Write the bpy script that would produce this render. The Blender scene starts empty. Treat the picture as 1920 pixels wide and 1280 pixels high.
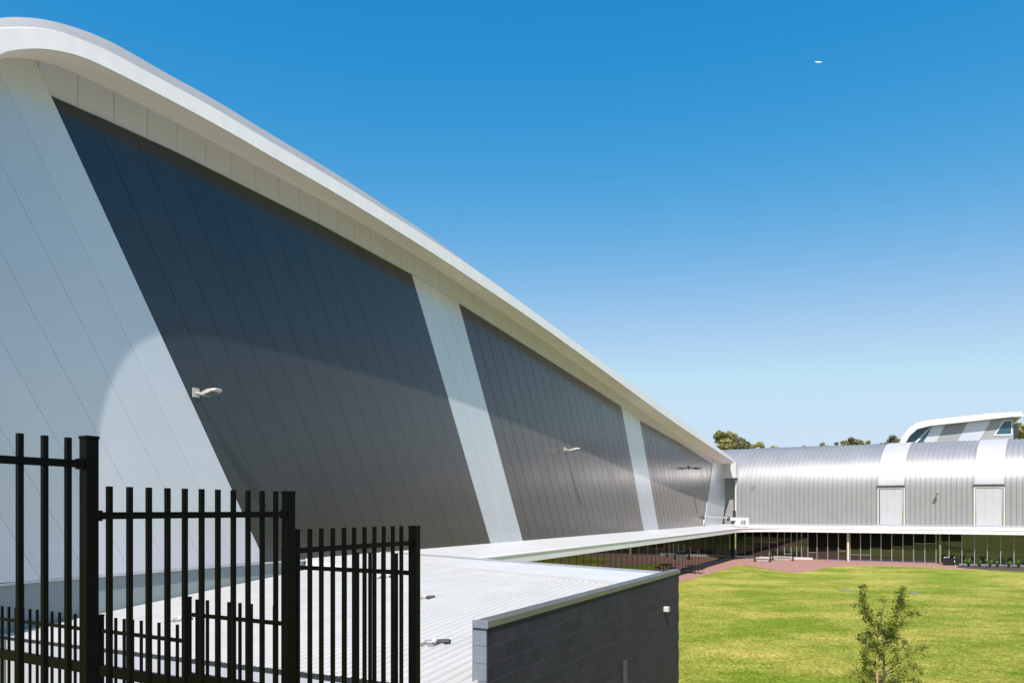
import bpy, math, random
from mathutils import Vector, Matrix
random.seed(7)
S = bpy.context.scene
COL = S.collection
R = math.radians

# ------------------------------------------------------------------ frame of the place
# eye height 5.75 m over the lawn; u runs along the left hall, n points out of its long wall
EYE = 5.75
FPX, CX, HY = 1380.0, 960.0, 955.0
U = Vector((.4679, .8838, 0)); N = Vector((.8838, -.4679, 0)); UP = Vector((0, 0, 1))

def AB(a, b, z):                       # site grid -> world; z is measured from eye height
    return Vector((.4679*a + .8838*b, .8838*a - .4679*b, z + EYE))

def ray(px, py):
    return Vector(((px-CX)/FPX, 1.0, -(py-HY)/FPX))

def abz(p):
    return (p.x*.4679 + p.y*.8838, p.x*.8838 - p.y*.4679, p.z)

def on_b(px, py, b):
    d = ray(px, py); t = b/(d.x*.8838 - d.y*.4679); return abz(d*t)

def on_a(px, py, a):
    d = ray(px, py); t = a/(d.x*.4679 + d.y*.8838); return abz(d*t)

def on_z(px, py, z):
    d = ray(px, py); t = z/d.z; return abz(d*t)

def on_y(px, py, y):
    d = ray(px, py)*y; return Vector((d.x, d.y, d.z + EYE))

def interp(pts, x):
    if x <= pts[0][0]:
        p, q = pts[0], pts[1]
    elif x >= pts[-1][0]:
        p, q = pts[-2], pts[-1]
    else:
        for p, q in zip(pts, pts[1:]):
            if p[0] <= x <= q[0]: break
    return p[1] + (q[1]-p[1])*(x-p[0])/(q[0]-p[0])

def smooth(pts, n=2):
    """Corner cutting that keeps the ends."""
    for _ in range(n):
        out = [pts[0]]
        for p, q in zip(pts, pts[1:]):
            out.append(tuple(.75*i+.25*j for i, j in zip(p, q)))
            out.append(tuple(.25*i+.75*j for i, j in zip(p, q)))
        out.append(pts[-1]); pts = out
    return pts

# ------------------------------------------------------------------ materials
def mat(name, col, rough=.5, metal=0., spec=.5, var=0., vscale=3., bump=0., bscale=40., coat=0., coord='Object', stretch=(1, 1, 1), rvar=0.):
    m = bpy.data.materials.new(name); m.use_nodes = True
    nt = m.node_tree; b = nt.nodes['Principled BSDF']
    b.inputs['Base Color'].default_value = (*col, 1)
    b.inputs['Roughness'].default_value = rough
    b.inputs['Metallic'].default_value = metal
    b.inputs['Specular IOR Level'].default_value = spec
    b.inputs['Coat Weight'].default_value = coat
    L = nt.links.new
    if var or bump or rvar:
        tc = nt.nodes.new('ShaderNodeTexCoord'); mp = nt.nodes.new('ShaderNodeMapping')
        mp.inputs['Scale'].default_value = stretch
        L(tc.outputs[coord], mp.inputs['Vector'])
    if var or rvar:
        nz = nt.nodes.new('ShaderNodeTexNoise'); nz.inputs['Scale'].default_value = vscale
        nz.inputs['Detail'].default_value = 6; nz.inputs['Roughness'].default_value = .6
        L(mp.outputs[0], nz.inputs['Vector'])
        if var:
            rp = nt.nodes.new('ShaderNodeValToRGB')
            rp.color_ramp.elements[0].position = .3; rp.color_ramp.elements[1].position = .7
            rp.color_ramp.elements[0].color = (*[c*(1-var) for c in col], 1)
            rp.color_ramp.elements[1].color = (*[min(1, c*(1+var)) for c in col], 1)
            L(nz.outputs['Fac'], rp.inputs['Fac']); L(rp.outputs[0], b.inputs['Base Color'])
        if rvar:
            mr = nt.nodes.new('ShaderNodeMapRange')
            mr.inputs['To Min'].default_value = rough-rvar; mr.inputs['To Max'].default_value = rough+rvar
            L(nz.outputs['Fac'], mr.inputs['Value']); L(mr.outputs[0], b.inputs['Roughness'])
    if bump:
        n2 = nt.nodes.new('ShaderNodeTexNoise'); n2.inputs['Scale'].default_value = bscale
        n2.inputs['Detail'].default_value = 4
        L(mp.outputs[0], n2.inputs['Vector'])
        bp = nt.nodes.new('ShaderNodeBump'); bp.inputs['Strength'].default_value = bump; bp.inputs['Distance'].default_value = .02
        L(n2.outputs['Fac'], bp.inputs['Height']); L(bp.outputs[0], b.inputs['Normal'])
    return m

M = {}
M['white_panel'] = mat('white_panel', (.61, .625, .68), .28, .33, .5, var=.05, vscale=.25, rvar=.05, stretch=(1, 1, .3))
M['white_paint'] = mat('white_paint', (.57, .57, .565), .5, var=.04, vscale=.6)
M['fascia_white'] = mat('fascia_white', (.73, .705, .725), .45, var=.05, vscale=.8, stretch=(3, 3, .3), bump=.08, bscale=60)
M['soffit'] = mat('soffit', (.95, .855, .875), .6, var=.03, vscale=.8)
M['clerestory'] = mat('clerestory', (.63, .63, .78), .25, .38, var=.03, vscale=.7)
M['dark_clad'] = mat('dark_clad', (.003, .006, .011), .22, .0, .5, var=.10, vscale=.35, rvar=.05, stretch=(1, 1, .3), bump=.10, bscale=1.3)
M['seam'] = mat('seam', (.025, .027, .03), .6)
M['silver'] = mat('silver', (.355, .352, .362), .42, .42, .5, var=.05, vscale=.5, rvar=.05)
M['silver_white'] = mat('silver_white', (.48, .475, .51), .42, .1, .5, var=.03, vscale=.6)
M['plinth'] = mat('plinth', (.26, .31, .32), .3, .1, .5, var=.1, vscale=.5)
M['roof_sheet'] = mat('roof_sheet', (.53, .52, .50), .45, .0, .4, var=.06, vscale=1.1, stretch=(1, 1, 1))
M['roof_grey'] = mat('roof_grey', (.34, .34, .345), .5, .15, var=.06, vscale=.5)
M['flashing'] = mat('flashing', (.52, .54, .58), .35, .4, var=.06, vscale=2)
M['conduit'] = mat('conduit', (.055, .056, .066), .6, var=.1, vscale=6)
M['bench_stone'] = mat('bench_stone', (.42, .41, .40), .7, var=.1, vscale=3)
M['coping'] = mat('coping', (.16, .155, .135), .4, .3, var=.1, vscale=2)
M['black_steel'] = mat('black_steel', (.0018, .0016, .0017), .38, .0, .09, var=.3, vscale=20, rvar=.06)
M['pier_paint'] = mat('pier_paint', (.20, .225, .27), .6, var=.08, vscale=6, bump=.15, bscale=90)
M['lamp_body'] = mat('lamp_body', (.46, .44, .41), .45, .1)
M['lamp_dark'] = mat('lamp_dark', (.03, .03, .035), .4)
M['lens'] = mat('lens', (.16, .16, .16), .15, .2)
M['concrete'] = mat('concrete', (.33, .32, .30), .85, var=.15, vscale=2, bump=.3, bscale=50)
M['lilac_wall'] = mat('lilac_wall', (.50, .51, .58), .5, var=.05, vscale=1)
M['mullion'] = mat('mullion', (.30, .30, .285), .45, .3)
M['mullion_dark'] = mat('mullion_dark', (.03, .03, .032), .4, .3)
M['glass_green'] = mat('glass_green', (.006, .008, .006), .03, 0, 1.)
M['glass_green'].node_tree.nodes['Principled BSDF'].inputs['IOR'].default_value = 1.62
M['glass_mirror'] = mat('glass_mirror', (.07, .08, .06), .03, .9, .5)
M['glass_blue'] = mat('glass_blue', (.03, .10, .13), .05, 0, .6)
M['black_plastic'] = mat('black_plastic', (.012, .012, .013), .5)
M['bark'] = mat('bark', (.10, .07, .05), .9, var=.3, vscale=12, bump=.5, bscale=40)
M['timber'] = mat('timber', (.45, .28, .16), .8, var=.15, vscale=15)
M['stone'] = mat('stone', (.15, .155, .19), .8, var=.2, vscale=4, bump=.4, bscale=20)
M['soil'] = mat('soil', (.07, .045, .035), .95, var=.3, vscale=8, bump=.6, bscale=25)
M['bird_white'] = mat('bird_white', (.8, .8, .82), .7)
M['tile_red'] = mat('tile_red', (.33, .12, .07), .8, var=.2, vscale=1.5)
M['grille'] = mat('grille', (.20, .205, .19), .7, var=.2, vscale=6)

def per_panel(m, amount, rough):
    """Each panel of the cladding differs a little in tone and gloss from its neighbours."""
    nt = m.node_tree; b = nt.nodes['Principled BSDF']; L = nt.links.new
    ge = nt.nodes.new('ShaderNodeNewGeometry'); mr = nt.nodes.new('ShaderNodeMapRange')
    mr.inputs['To Min'].default_value = 1-amount; mr.inputs['To Max'].default_value = 1+amount
    L(ge.outputs['Random Per Island'], mr.inputs['Value'])
    src = b.inputs['Base Color'].links[0].from_socket
    mx = nt.nodes.new('ShaderNodeMix'); mx.data_type = 'RGBA'; mx.blend_type = 'MULTIPLY'; mx.inputs[0].default_value = 1
    L(src, mx.inputs[6]); L(mr.outputs[0], mx.inputs[7]); L(mx.outputs[2], b.inputs['Base Color'])
    m2 = nt.nodes.new('ShaderNodeMapRange'); m2.inputs['To Min'].default_value = -rough; m2.inputs['To Max'].default_value = rough
    L(ge.outputs['Random Per Island'], m2.inputs['Value'])
    ad = nt.nodes.new('ShaderNodeMath'); ad.operation = 'ADD'
    L(b.inputs['Roughness'].links[0].from_socket, ad.inputs[0]); L(m2.outputs[0], ad.inputs[1]); L(ad.outputs[0], b.inputs['Roughness'])
b_ = M['dark_clad'].node_tree.nodes['Principled BSDF']      # satin coating with a dusty sheen that catches grazing sun
b_.inputs['IOR'].default_value = 1.72; b_.inputs['Sheen Weight'].default_value = .19; b_.inputs['Sheen Roughness'].default_value = .45
b_.inputs['Sheen Tint'].default_value = (1, .93, .86, 1)
per_panel(M['dark_clad'], .18, .03)
per_panel(M['white_panel'], .03, .02)

def leaf_mat(name, c0, c1, scale=1.2, trans=.25):
    m = bpy.data.materials.new(name); m.use_nodes = True
    nt = m.node_tree; b = nt.nodes['Principled BSDF']; L = nt.links.new
    tc = nt.nodes.new('ShaderNodeTexCoord')
    nz = nt.nodes.new('ShaderNodeTexNoise'); nz.inputs['Scale'].default_value = scale; nz.inputs['Detail'].default_value = 5
    nz.inputs['Roughness'].default_value = .75
    L(tc.outputs['Object'], nz.inputs['Vector'])
    rp = nt.nodes.new('ShaderNodeValToRGB')
    rp.color_ramp.elements[0].position = .35; rp.color_ramp.elements[1].position = .66
    rp.color_ramp.elements[0].color = (*c0, 1); rp.color_ramp.elements[1].color = (*c1, 1)
    L(nz.outputs['Fac'], rp.inputs['Fac']); L(rp.outputs[0], b.inputs['Base Color'])
    b.inputs['Roughness'].default_value = .55
    tr = nt.nodes.new('ShaderNodeBsdfTranslucent'); L(rp.outputs[0], tr.inputs['Color'])
    mx = nt.nodes.new('ShaderNodeMixShader'); mx.inputs[0].default_value = trans
    L(b.outputs[0], mx.inputs[1]); L(tr.outputs[0], mx.inputs[2])
    L(mx.outputs[0], nt.nodes['Material Output'].inputs['Surface'])
    return m
M['leaf_far'] = leaf_mat('leaf_far', (.20, .21, .07), (.52, .48, .20), .45, .35)
M['leaf_far_light'] = leaf_mat('leaf_far_light', (.24, .27, .08), (.55, .53, .2), .5, .35)
M['leaf_far_dark'] = leaf_mat('leaf_far_dark', (.16, .17, .085), (.40, .38, .21), .6, .35)
M['leaf_rust'] = leaf_mat('leaf_rust', (.30, .15, .09), (.55, .32, .2), .6, .35)
M['leaf_young'] = leaf_mat('leaf_young', (.05, .10, .014), (.46, .48, .07), 7., .4)
M['leaf_plant'] = leaf_mat('leaf_plant', (.06, .14, .02), (.22, .34, .06), 5.)

# lawn: patches of green and straw, finer mottling, blade-scale grain
def lawn_mat():
    m = bpy.data.materials.new('lawn'); m.use_nodes = True
    nt = m.node_tree; b = nt.nodes['Principled BSDF']; L = nt.links.new
    tc = nt.nodes.new('ShaderNodeTexCoord')
    def noise(scale, det, stretch=(1, 1, 1), rot=0):
        mp = nt.nodes.new('ShaderNodeMapping'); mp.inputs['Scale'].default_value = stretch; mp.inputs['Rotation'].default_value = (0, 0, rot)
        L(tc.outputs['Object'], mp.inputs['Vector'])
        n = nt.nodes.new('ShaderNodeTexNoise'); n.inputs['Scale'].default_value = scale; n.inputs['Detail'].default_value = det
        n.inputs['Roughness'].default_value = .62
        L(mp.outputs[0], n.inputs['Vector']); return n
    def ramp(n, p0, p1, c0, c1):
        r = nt.nodes.new('ShaderNodeValToRGB'); r.color_ramp.elements[0].position = p0; r.color_ramp.elements[1].position = p1
        r.color_ramp.elements[0].color = (*c0, 1); r.color_ramp.elements[1].color = (*c1, 1)
        L(n.outputs['Fac'], r.inputs['Fac']); return r
    big = ramp(noise(.16, 6, (1, 1.4, 1), .3), .40, .66, (.178, .242, .022), (.43, .375, .10))
    mid = ramp(noise(1.6, 10), .3, .72, (.70, .76, .55), (1.3, 1.24, 1.35))
    fine = ramp(noise(7, 9), .38, .62, (.52, .57, .48), (1.5, 1.45, 1.3))
    m1 = nt.nodes.new('ShaderNodeMix'); m1.data_type = 'RGBA'; m1.blend_type = 'MULTIPLY'; m1.inputs[0].default_value = 1
    L(big.outputs[0], m1.inputs[6]); L(mid.outputs[0], m1.inputs[7])
    m2 = nt.nodes.new('ShaderNodeMix'); m2.data_type = 'RGBA'; m2.blend_type = 'MULTIPLY'; m2.inputs[0].default_value = .9
    L(m1.outputs[2], m2.inputs[6]); L(fine.outputs[0], m2.inputs[7])
    L(m2.outputs[2], b.inputs['Base Color'])
    b.inputs['Roughness'].default_value = .9; b.inputs['Specular IOR Level'].default_value = .15
    bn = noise(22, 5); bp = nt.nodes.new('ShaderNodeBump'); bp.inputs['Strength'].default_value = .8; bp.inputs['Distance'].default_value = .06
    L(bn.outputs['Fac'], bp.inputs['Height']); L(bp.outputs[0], b.inputs['Normal'])
    return m
M['lawn'] = lawn_mat()

def brick_mat(name, c1, c2, mortar, w, h, ms, rough=.8, bump=.5, rot=0, frame=None):
    m = bpy.data.materials.new(name); m.use_nodes = True
    nt = m.node_tree; b = nt.nodes['Principled BSDF']; L = nt.links.new
    tc = nt.nodes.new('ShaderNodeTexCoord')
    bk = nt.nodes.new('ShaderNodeTexBrick')
    bk.inputs['Color1'].default_value = (*c1, 1); bk.inputs['Color2'].default_value = (*c2, 1); bk.inputs['Mortar'].default_value = (*mortar, 1)
    bk.inputs['Scale'].default_value = 1; bk.inputs['Mortar Size'].default_value = ms; bk.inputs['Mortar Smooth'].default_value = .2
    bk.inputs['Brick Width'].default_value = w; bk.inputs['Row Height'].default_value = h; bk.inputs['Bias'].default_value = 0
    if frame:        # project to (distance along the wall, height)
        dv = nt.nodes.new('ShaderNodeVectorMath'); dv.operation = 'DOT_PRODUCT'; dv.inputs[1].default_value = frame
        L(tc.outputs['Object'], dv.inputs[0])
        sp = nt.nodes.new('ShaderNodeSeparateXYZ'); L(tc.outputs['Object'], sp.inputs[0])
        cb = nt.nodes.new('ShaderNodeCombineXYZ'); L(dv.outputs['Value'], cb.inputs[0]); L(sp.outputs['Z'], cb.inputs[1])
        L(cb.outputs[0], bk.inputs['Vector'])
    else:
        mp = nt.nodes.new('ShaderNodeMapping'); mp.inputs['Rotation'].default_value = (0, 0, rot)
        L(tc.outputs['Object'], mp.inputs['Vector']); L(mp.outputs[0], bk.inputs['Vector'])
    nz = nt.nodes.new('ShaderNodeTexNoise'); nz.inputs['Scale'].default_value = 3; nz.inputs['Detail'].default_value = 8
    L(tc.outputs['Object'], nz.inputs['Vector'])
    mr = nt.nodes.new('ShaderNodeMapRange'); mr.inputs['To Min'].default_value = .7; mr.inputs['To Max'].default_value = 1.3
    L(nz.outputs['Fac'], mr.inputs['Value'])
    mx = nt.nodes.new('ShaderNodeMix'); mx.data_type = 'RGBA'; mx.blend_type = 'MULTIPLY'; mx.inputs[0].default_value = 1
    L(bk.outputs['Color'], mx.inputs[6]); L(mr.outputs[0], mx.inputs[7]); L(mx.outputs[2], b.inputs['Base Color'])
    b.inputs['Roughness'].default_value = rough; b.inputs['Specular IOR Level'].default_value = .15
    iv = nt.nodes.new('ShaderNodeMath'); iv.operation = 'SUBTRACT'; iv.inputs[0].default_value = 1; L(bk.outputs['Fac'], iv.inputs[1])
    n3 = nt.nodes.new('ShaderNodeTexNoise'); n3.inputs['Scale'].default_value = 60; L(tc.outputs['Object'], n3.inputs['Vector'])
    ad = nt.nodes.new('ShaderNodeMath'); ad.operation = 'MULTIPLY_ADD'; ad.inputs[1].default_value = .12
    L(n3.outputs['Fac'], ad.inputs[0]); L(iv.outputs[0], ad.inputs[2])
    bp = nt.nodes.new('ShaderNodeBump'); bp.inputs['Strength'].default_value = bump; bp.inputs['Distance'].default_value = .01
    L(ad.outputs[0], bp.inputs['Height']); L(bp.outputs[0], b.inputs['Normal'])
    return m
M['block'] = brick_mat('block', (.029, .027, .036), (.037, .034, .046), (.068, .065, .085), .4, .2, .005, .62, 1.0, frame=(.4679, .8838, 0))
M['paver'] = brick_mat('paver', (.35, .19, .15), (.41, .235, .19), (.28, .18, .145), .23, .115, .008, .85, .4, rot=.5)

# ------------------------------------------------------------------ mesh helpers
class MB:
    def __init__(s): s.v = []; s.f = []
    def add(s, vs, fs):
        o = len(s.v); s.v += [Vector(v) for v in vs]; s.f += [tuple(i+o for i in f) for f in fs]; return s
    def box(s, c, ax, ay, az, hx, hy, hz):
        """Box about c with half sizes along three axes."""
        vs = [c + ax*(hx*i) + ay*(hy*j) + az*(hz*k) for k in (-1, 1) for j in (-1, 1) for i in (-1, 1)]
        return s.add(vs, [(0, 2, 3, 1), (4, 5, 7, 6), (0, 1, 5, 4), (1, 3, 7, 5), (3, 2, 6, 7), (2, 0, 4, 6)])
    def prism(s, poly0, poly1):
        n = len(poly0)
        fs = [tuple(range(n))[::-1], tuple(range(n, 2*n))]
        fs += [(i, (i+1) % n, n+(i+1) % n, n+i) for i in range(n)]
        return s.add(list(poly0)+list(poly1), fs)
    def grid(s, rows):
        m = len(rows[0]); vs = [p for r in rows for p in r]
        return s.add(vs, [(i*m+j, i*m+j+1, (i+1)*m+j+1, (i+1)*m+j) for i in range(len(rows)-1) for j in range(m-1)])
    def tube(s, pts, rad, seg=8, cap=True):
        rad = rad if isinstance(rad, (list, tuple)) else [rad]*len(pts)
        rows = []
        for i, p in enumerate(pts):
            d = (pts[min(i+1, len(pts)-1)] - pts[max(i-1, 0)]).normalized()
            x = d.cross(UP if abs(d.z) < .9 else Vector((1, 0, 0))).normalized(); y = d.cross(x)
            rows.append([p + (x*math.cos(2*math.pi*k/seg) + y*math.sin(2*math.pi*k/seg))*rad[i] for k in range(seg)])
        o = len(s.v); s.v += [q for r in rows for q in r]
        for i in range(len(rows)-1):
            for k in range(seg):
                s.f.append((o+i*seg+k, o+i*seg+(k+1) % seg, o+(i+1)*seg+(k+1) % seg, o+(i+1)*seg+k))
        if cap:
            s.f.append(tuple(o+k for k in range(seg))[::-1]); s.f.append(tuple(o+(len(rows)-1)*seg+k for k in range(seg)))
        return s
    def ball(s, c, r, seg=10, sc=(1, 1, 1)):
        rows = []
        for i in range(seg//2+1):
            t = math.pi*i/(seg//2)
            rows.append([c + Vector((math.sin(t)*math.cos(2*math.pi*k/seg)*sc[0], math.sin(t)*math.sin(2*math.pi*k/seg)*sc[1], math.cos(t)*sc[2]))*r for k in range(seg+1)])
        return s.grid(rows)
    def build(s, name, m, parent=None, sm=False, bevel=0.):
        me = bpy.data.meshes.new(name)
        off = Vector(parent['_o']) if parent and '_o' in parent else (ORIG.get(parent.name, Vector()) if parent else Vector())
        me.from_pydata([v-off for v in s.v], [], s.f); me.update()
        o = bpy.data.objects.new(name, me); COL.objects.link(o)
        me.materials.append(m)
        if sm:
            for p in me.polygons: p.use_smooth = True
        if bevel:
            bv = o.modifiers.new('edge', 'BEVEL'); bv.width = bevel; bv.segments = 2; bv.limit_method = 'ANGLE'
        if parent:
            o.parent = parent; ORIG[o.name] = off
        return o
ORIG = {}

def tag(o, label=None, cat=None, group=None, kind=None):
    if label: o['label'] = label
    if cat: o['category'] = cat
    if group: o['group'] = group
    if kind: o['kind'] = kind
    return o

def thing(name, label, cat, loc=Vector((0, 0, 0)), group=None):
    o = bpy.data.objects.new(name, None); COL.objects.link(o); o.location = loc
    o.empty_display_size = .3
    ORIG[o.name] = Vector(loc)
    return tag(o, label, cat, group)

def clip(poly, nx, ny, d):
    """Keep the side nx*x + ny*y >= d."""
    out = []
    for p, q in zip(poly, poly[1:]+poly[:1]):
        fp = nx*p[0]+ny*p[1]-d; fq = nx*q[0]+ny*q[1]-d
        if fp >= 0: out.append(p)
        if (fp < 0) != (fq < 0):
            t = fp/(fp-fq); out.append((p[0]+(q[0]-p[0])*t, p[1]+(q[1]-p[1])*t))
    return out

def slab(mb, poly, b0, b1):
    if len(poly) < 3: return
    mb.prism([AB(a, b0, z) for a, z in poly], [AB(a, b1, z) for a, z in poly])

# ================================================================== SETTING
g = MB(); g.add([(-900, -300, 0), (900, -300, 0), (900, 1600, 0), (-900, 1600, 0)], [(0, 1, 2, 3)])
tag(g.build('lawn', M['lawn']), kind='structure')

# short blades standing in the nearer part of the lawn
vv = []; ff = []
rg = random.Random(3)
for _ in range(60000):
    y = 22 + 34*rg.random()**1.35; x = y*rg.uniform(.215, .74); h = rg.uniform(.02, .055); az0 = rg.uniform(0, 3.1)
    for k in range(2):
        a_ = az0+k*1.6; w = .012; dx, dy = math.cos(a_), math.sin(a_); o = len(vv)
        lx, ly = rg.uniform(-.03, .03), rg.uniform(-.03, .03)
        vv += [(x-dx*w, y-dy*w, -.005), (x+dx*w, y+dy*w, -.005), (x+lx, y+ly, h)]; ff.append((o, o+1, o+2))
me = bpy.data.meshes.new('grass'); me.from_pydata(vv, [], ff); me.materials.append(M['lawn'])
go = bpy.data.objects.new('grass', me); COL.objects.link(go); tag(go, 'short green grass blades on the courtyard lawn', 'grass', kind='stuff')

ZG = -EYE + .004
def ground(px, py): return on_z(px, py, -EYE)
edge = smooth([ground(*p) for p in ((1255, 1096), (1300, 1084.5), (1345, 1071), (1385, 1058.5), (1408, 1062), (1440, 1067), (1480, 1072.5), (1500, 1073.2),
                                    (1520, 1070), (1545, 1064), (1580, 1060.5), (1640, 1060), (1720, 1063), (1800, 1067))], 2)
path = [AB(34, -15.4, ZG)] + [AB(p[0], p[1], ZG) for p in edge] + [AB(88.0, 14., ZG), AB(88.0, 70., ZG), AB(92, 70, ZG), AB(92, -19, ZG), AB(34, -19, ZG)]
g = MB(); g.add(path, [tuple(range(len(path)))[::-1]])
tag(g.build('path', M['paver']), kind='structure')
# concrete edging along the lawn
k = MB()
ep = [AB(p[0], p[1], ZG+.02) for p in edge]
for p, q in zip(ep, ep[1:]):
    d = q-p
    if d.length < .01: continue
    k.box((p+q)/2, d.normalized(), d.normalized().cross(UP), UP, d.length/2+.01, .05, .03)
tag(k.build('kerb', mat('kerb', (.42, .24, .19), .85, var=.15, vscale=4)), kind='structure')

# ================================================================== LEFT HALL
BW = -19.02
KS = .58
WB = [(4, -1.9)] + [on_b(*p, BW)[::2] for p in ((0, 1092), (480, 1053.5), (530, 1050.5), (790, 1033), (920, 1020.5), (982, 1016), (1207, 996), (1235, 993.5), (1322, 985.5))] + [(92, -1.72)]
T0 = [(8.3, -3), (8.36, 4), (8.5, 7), (8.85, 9.1), (9.3, 10.2), (9.81, 10.78)] + [on_b(*p, BW)[::2] for p in ((34, 110), (68, 112), (115, 125), (146, 139), (215, 171), (276, 202), (332, 230.5), (385, 258), (432, 284), (500, 320), (640, 396), (782.5, 480), (857.5, 530), (1000, 624), (1150, 731), (1303, 840.6))] + [(91.5, 5.4)]
FB = [(7.6, -3), (7.65, 3), (7.75, 6), (8.05, 8.2), (8.5, 9.3)] + [on_b(*p, BW+1.6)[::2] for p in ((0, 100), (26, 94), (65, 91), (104, 94), (156, 107), (208, 131.5), (247, 151), (312, 184.5), (391, 226.5), (456, 263), (500, 289), (640, 368), (820, 480), (887.5, 525), (1000, 600), (1140, 701), (1260, 790), (1377, 866.5))]
FT = [(7.0, -3), (7.05, 3), (7.15, 6.3), (7.5, 8.7), (8.2, 10.0)] + [on_b(*p, BW+1.6)[::2] for p in ((0, 49.5), (52, 48), (91, 51), (125, 59), (161, 73), (203, 91), (250, 116), (312, 150), (401, 198), (500, 258), (640, 340), (861, 480), (1000, 581), (1130, 677), (1260, 773), (1377, 861))]
RM = [(7.5, -2.5), (7.6, 3.6), (7.8, 6.9), (8.2, 9.3), (8.8, 10.7)] + [on_b(*p, BW+.8)[::2] for p in ((0, 32), (52, 32.5), (91, 38), (130, 48), (182, 66), (234, 92), (312, 138), (391, 180), (500, 247), (640, 331), (861, 478))] + [(36, 10.8), (62, 8.45), (91, 5.7)]
T1 = [on_b(*p, BW)[::2] for p in ((72, 168), (100, 182.5), (215, 233), (332, 286.5), (417, 329), (600, 421), (772, 515), (857, 567), (1000, 657), (1165, 762), (1198, 787), (1274, 830), (1334, 868.5))] + [(92, 4.9)]

hall = thing('sports_hall', 'large hall with curved white roof edge and leaning dark and white wall panels', 'building', AB(45, BW-12, -EYE))

def wall_poly(top):
    A = sorted(set([round(p[0], 3) for p in top] + [round(p[0], 3) for p in WB]))
    lo = max(4.6, top[0][0])
    A = [a for a in A if lo <= a <= 91.3]
    A = sorted(set(A + [lo+(91.3-lo)*i/60 for i in range(61)]))
    return [(a, interp(WB, a)) for a in A] + [(a, interp(top, a)) for a in reversed(A) if interp(top, a) > interp(WB, a)]
T0s = smooth(T0, 2)
full = wall_poly(T0s); below = wall_poly(T1)

def sval(*pts):
    r = [on_b(*p, BW) for p in pts]; return sum(a+KS*z for a, _, z in r)/len(r)
sA = sval((72, 115), (487, 1050)); sB = sval((772, 515), (920, 1020)); sB2 = sval((857, 567), (982, 1016))
sC = sval((1165, 762), (1207, 996)); sC2 = sval((1198, 787), (1235, 993))
def tval(*pts):
    r = [on_b(*p, BW) for p in pts]; return sum(a-KS*z for a, _, z in r)/len(r)
tD = tval((1337, 855), (1320, 985)); tE = tval((1365, 893), (1354, 983))

def strips(name, m, poly, s0, s1, step, gap, b0, b1, dclip=None, parent=hall):
    mb = MB(); n = max(1, round((s1-s0)/step)); w = (s1-s0)/n
    for i in range(n):
        lo = s0+i*w + (gap/2 if i else 0); hi = s0+(i+1)*w - (gap/2 if i < n-1 else 0)
        q = clip(clip(poly, 1, KS, lo), -1, -KS, -hi)
        if dclip is not None: q = clip(q, -1, KS, -dclip)
        slab(mb, q, b0, b1)
    return mb.build(name, m, parent)

# backing wall (dark seams show it) and the plinth down to the lawn
mb = MB(); slab(mb, [(a, z-.03) for a, z in full], BW-.45, BW-.03)
mb.build('backing_wall', M['seam'], hall)
mb = MB()
A = [4.6+i*(91.3-4.6)/30 for i in range(31)]
for a0, a1 in zip(A, A[1:]):
    slab(mb, [(a0+.012, -4.2), (a1-.012, -4.2), (a1-.012, interp(WB, a1)-.07), (a0+.012, interp(WB, a0)-.07)], BW-.4, BW-.06)
mb.build('plinth', M['plinth'], hall)
mb = MB()
for a0, a1 in zip(A, A[1:]):
    slab(mb, [(a0, interp(WB, a0)-.065), (a1, interp(WB, a1)-.065), (a1, interp(WB, a1)-.005), (a0, interp(WB, a0)-.005)], BW-.3, BW+.05)
mb.build('base_flashing', M['flashing'], hall)

strips('white_panel', M['white_panel'], full, 4.6-1, sA, 1.2, .007, BW-.03, BW+.05)
strips('dark_panel', M['dark_clad'], below, sA, sB, 1.2, .015, BW-.03, BW)
strips('white_panel', M['white_panel'], below, sB, sB2, 1.2, .012, BW-.03, BW+.02)
strips('dark_panel', M['dark_clad'], below, sB2, sC, 1.2, .034, BW-.03, BW)
strips('white_panel', M['white_panel'], below, sC, sC2, 1.2, .012, BW-.03, BW+.02)
strips('dark_panel', M['dark_clad'], below, sC2, 100, 1.25, .05, BW-.03, BW, dclip=tD)
# end panel leaning the other way
q = clip(clip(full, 1, -KS, tD+.12), -1, KS, -tE)
mb = MB(); slab(mb, q, BW-.03, BW+.03); mb.build('end_panel', M['white_panel'], hall)
q = clip(clip(full, 1, -KS, tD), -1, KS, -(tD+.12))
mb = MB(); slab(mb, q, BW-.03, BW-.015); mb.build('shadow_joint', M['seam'], hall)
# clerestory band in one metre panels with open joints
mb = MB(); a = 9.69
band = [(aa, interp(T0s, aa)) for aa in [9+.25*i for i in range(330)] if aa < 91.2]
bandp = [(aa, interp(T1, aa)+.05) for aa, _ in band] + band[::-1]
while a < 88:
    q = clip(clip(bandp, 1, 0, a+.006), -1, 0, -(a+1-.006))
    q = clip(q, 1, KS, sA+.05)
    q = clip(q, -1, KS, -tD)
    slab(mb, q, BW-.03, BW-.004); a += 1.0
mb.build('clerestory_panel', M['clerestory'], hall)
mb = MB()
q = [(aa, interp(T1, aa)) for aa, _ in band] + [(aa, interp(T1, aa)+.05) for aa, _ in band[::-1]]
q = clip(clip(q, 1, KS, sA), -1, KS, -tD)
slab(mb, q, BW-.03, BW+.035); mb.build('head_flashing', M['flashing'], hall)

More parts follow.
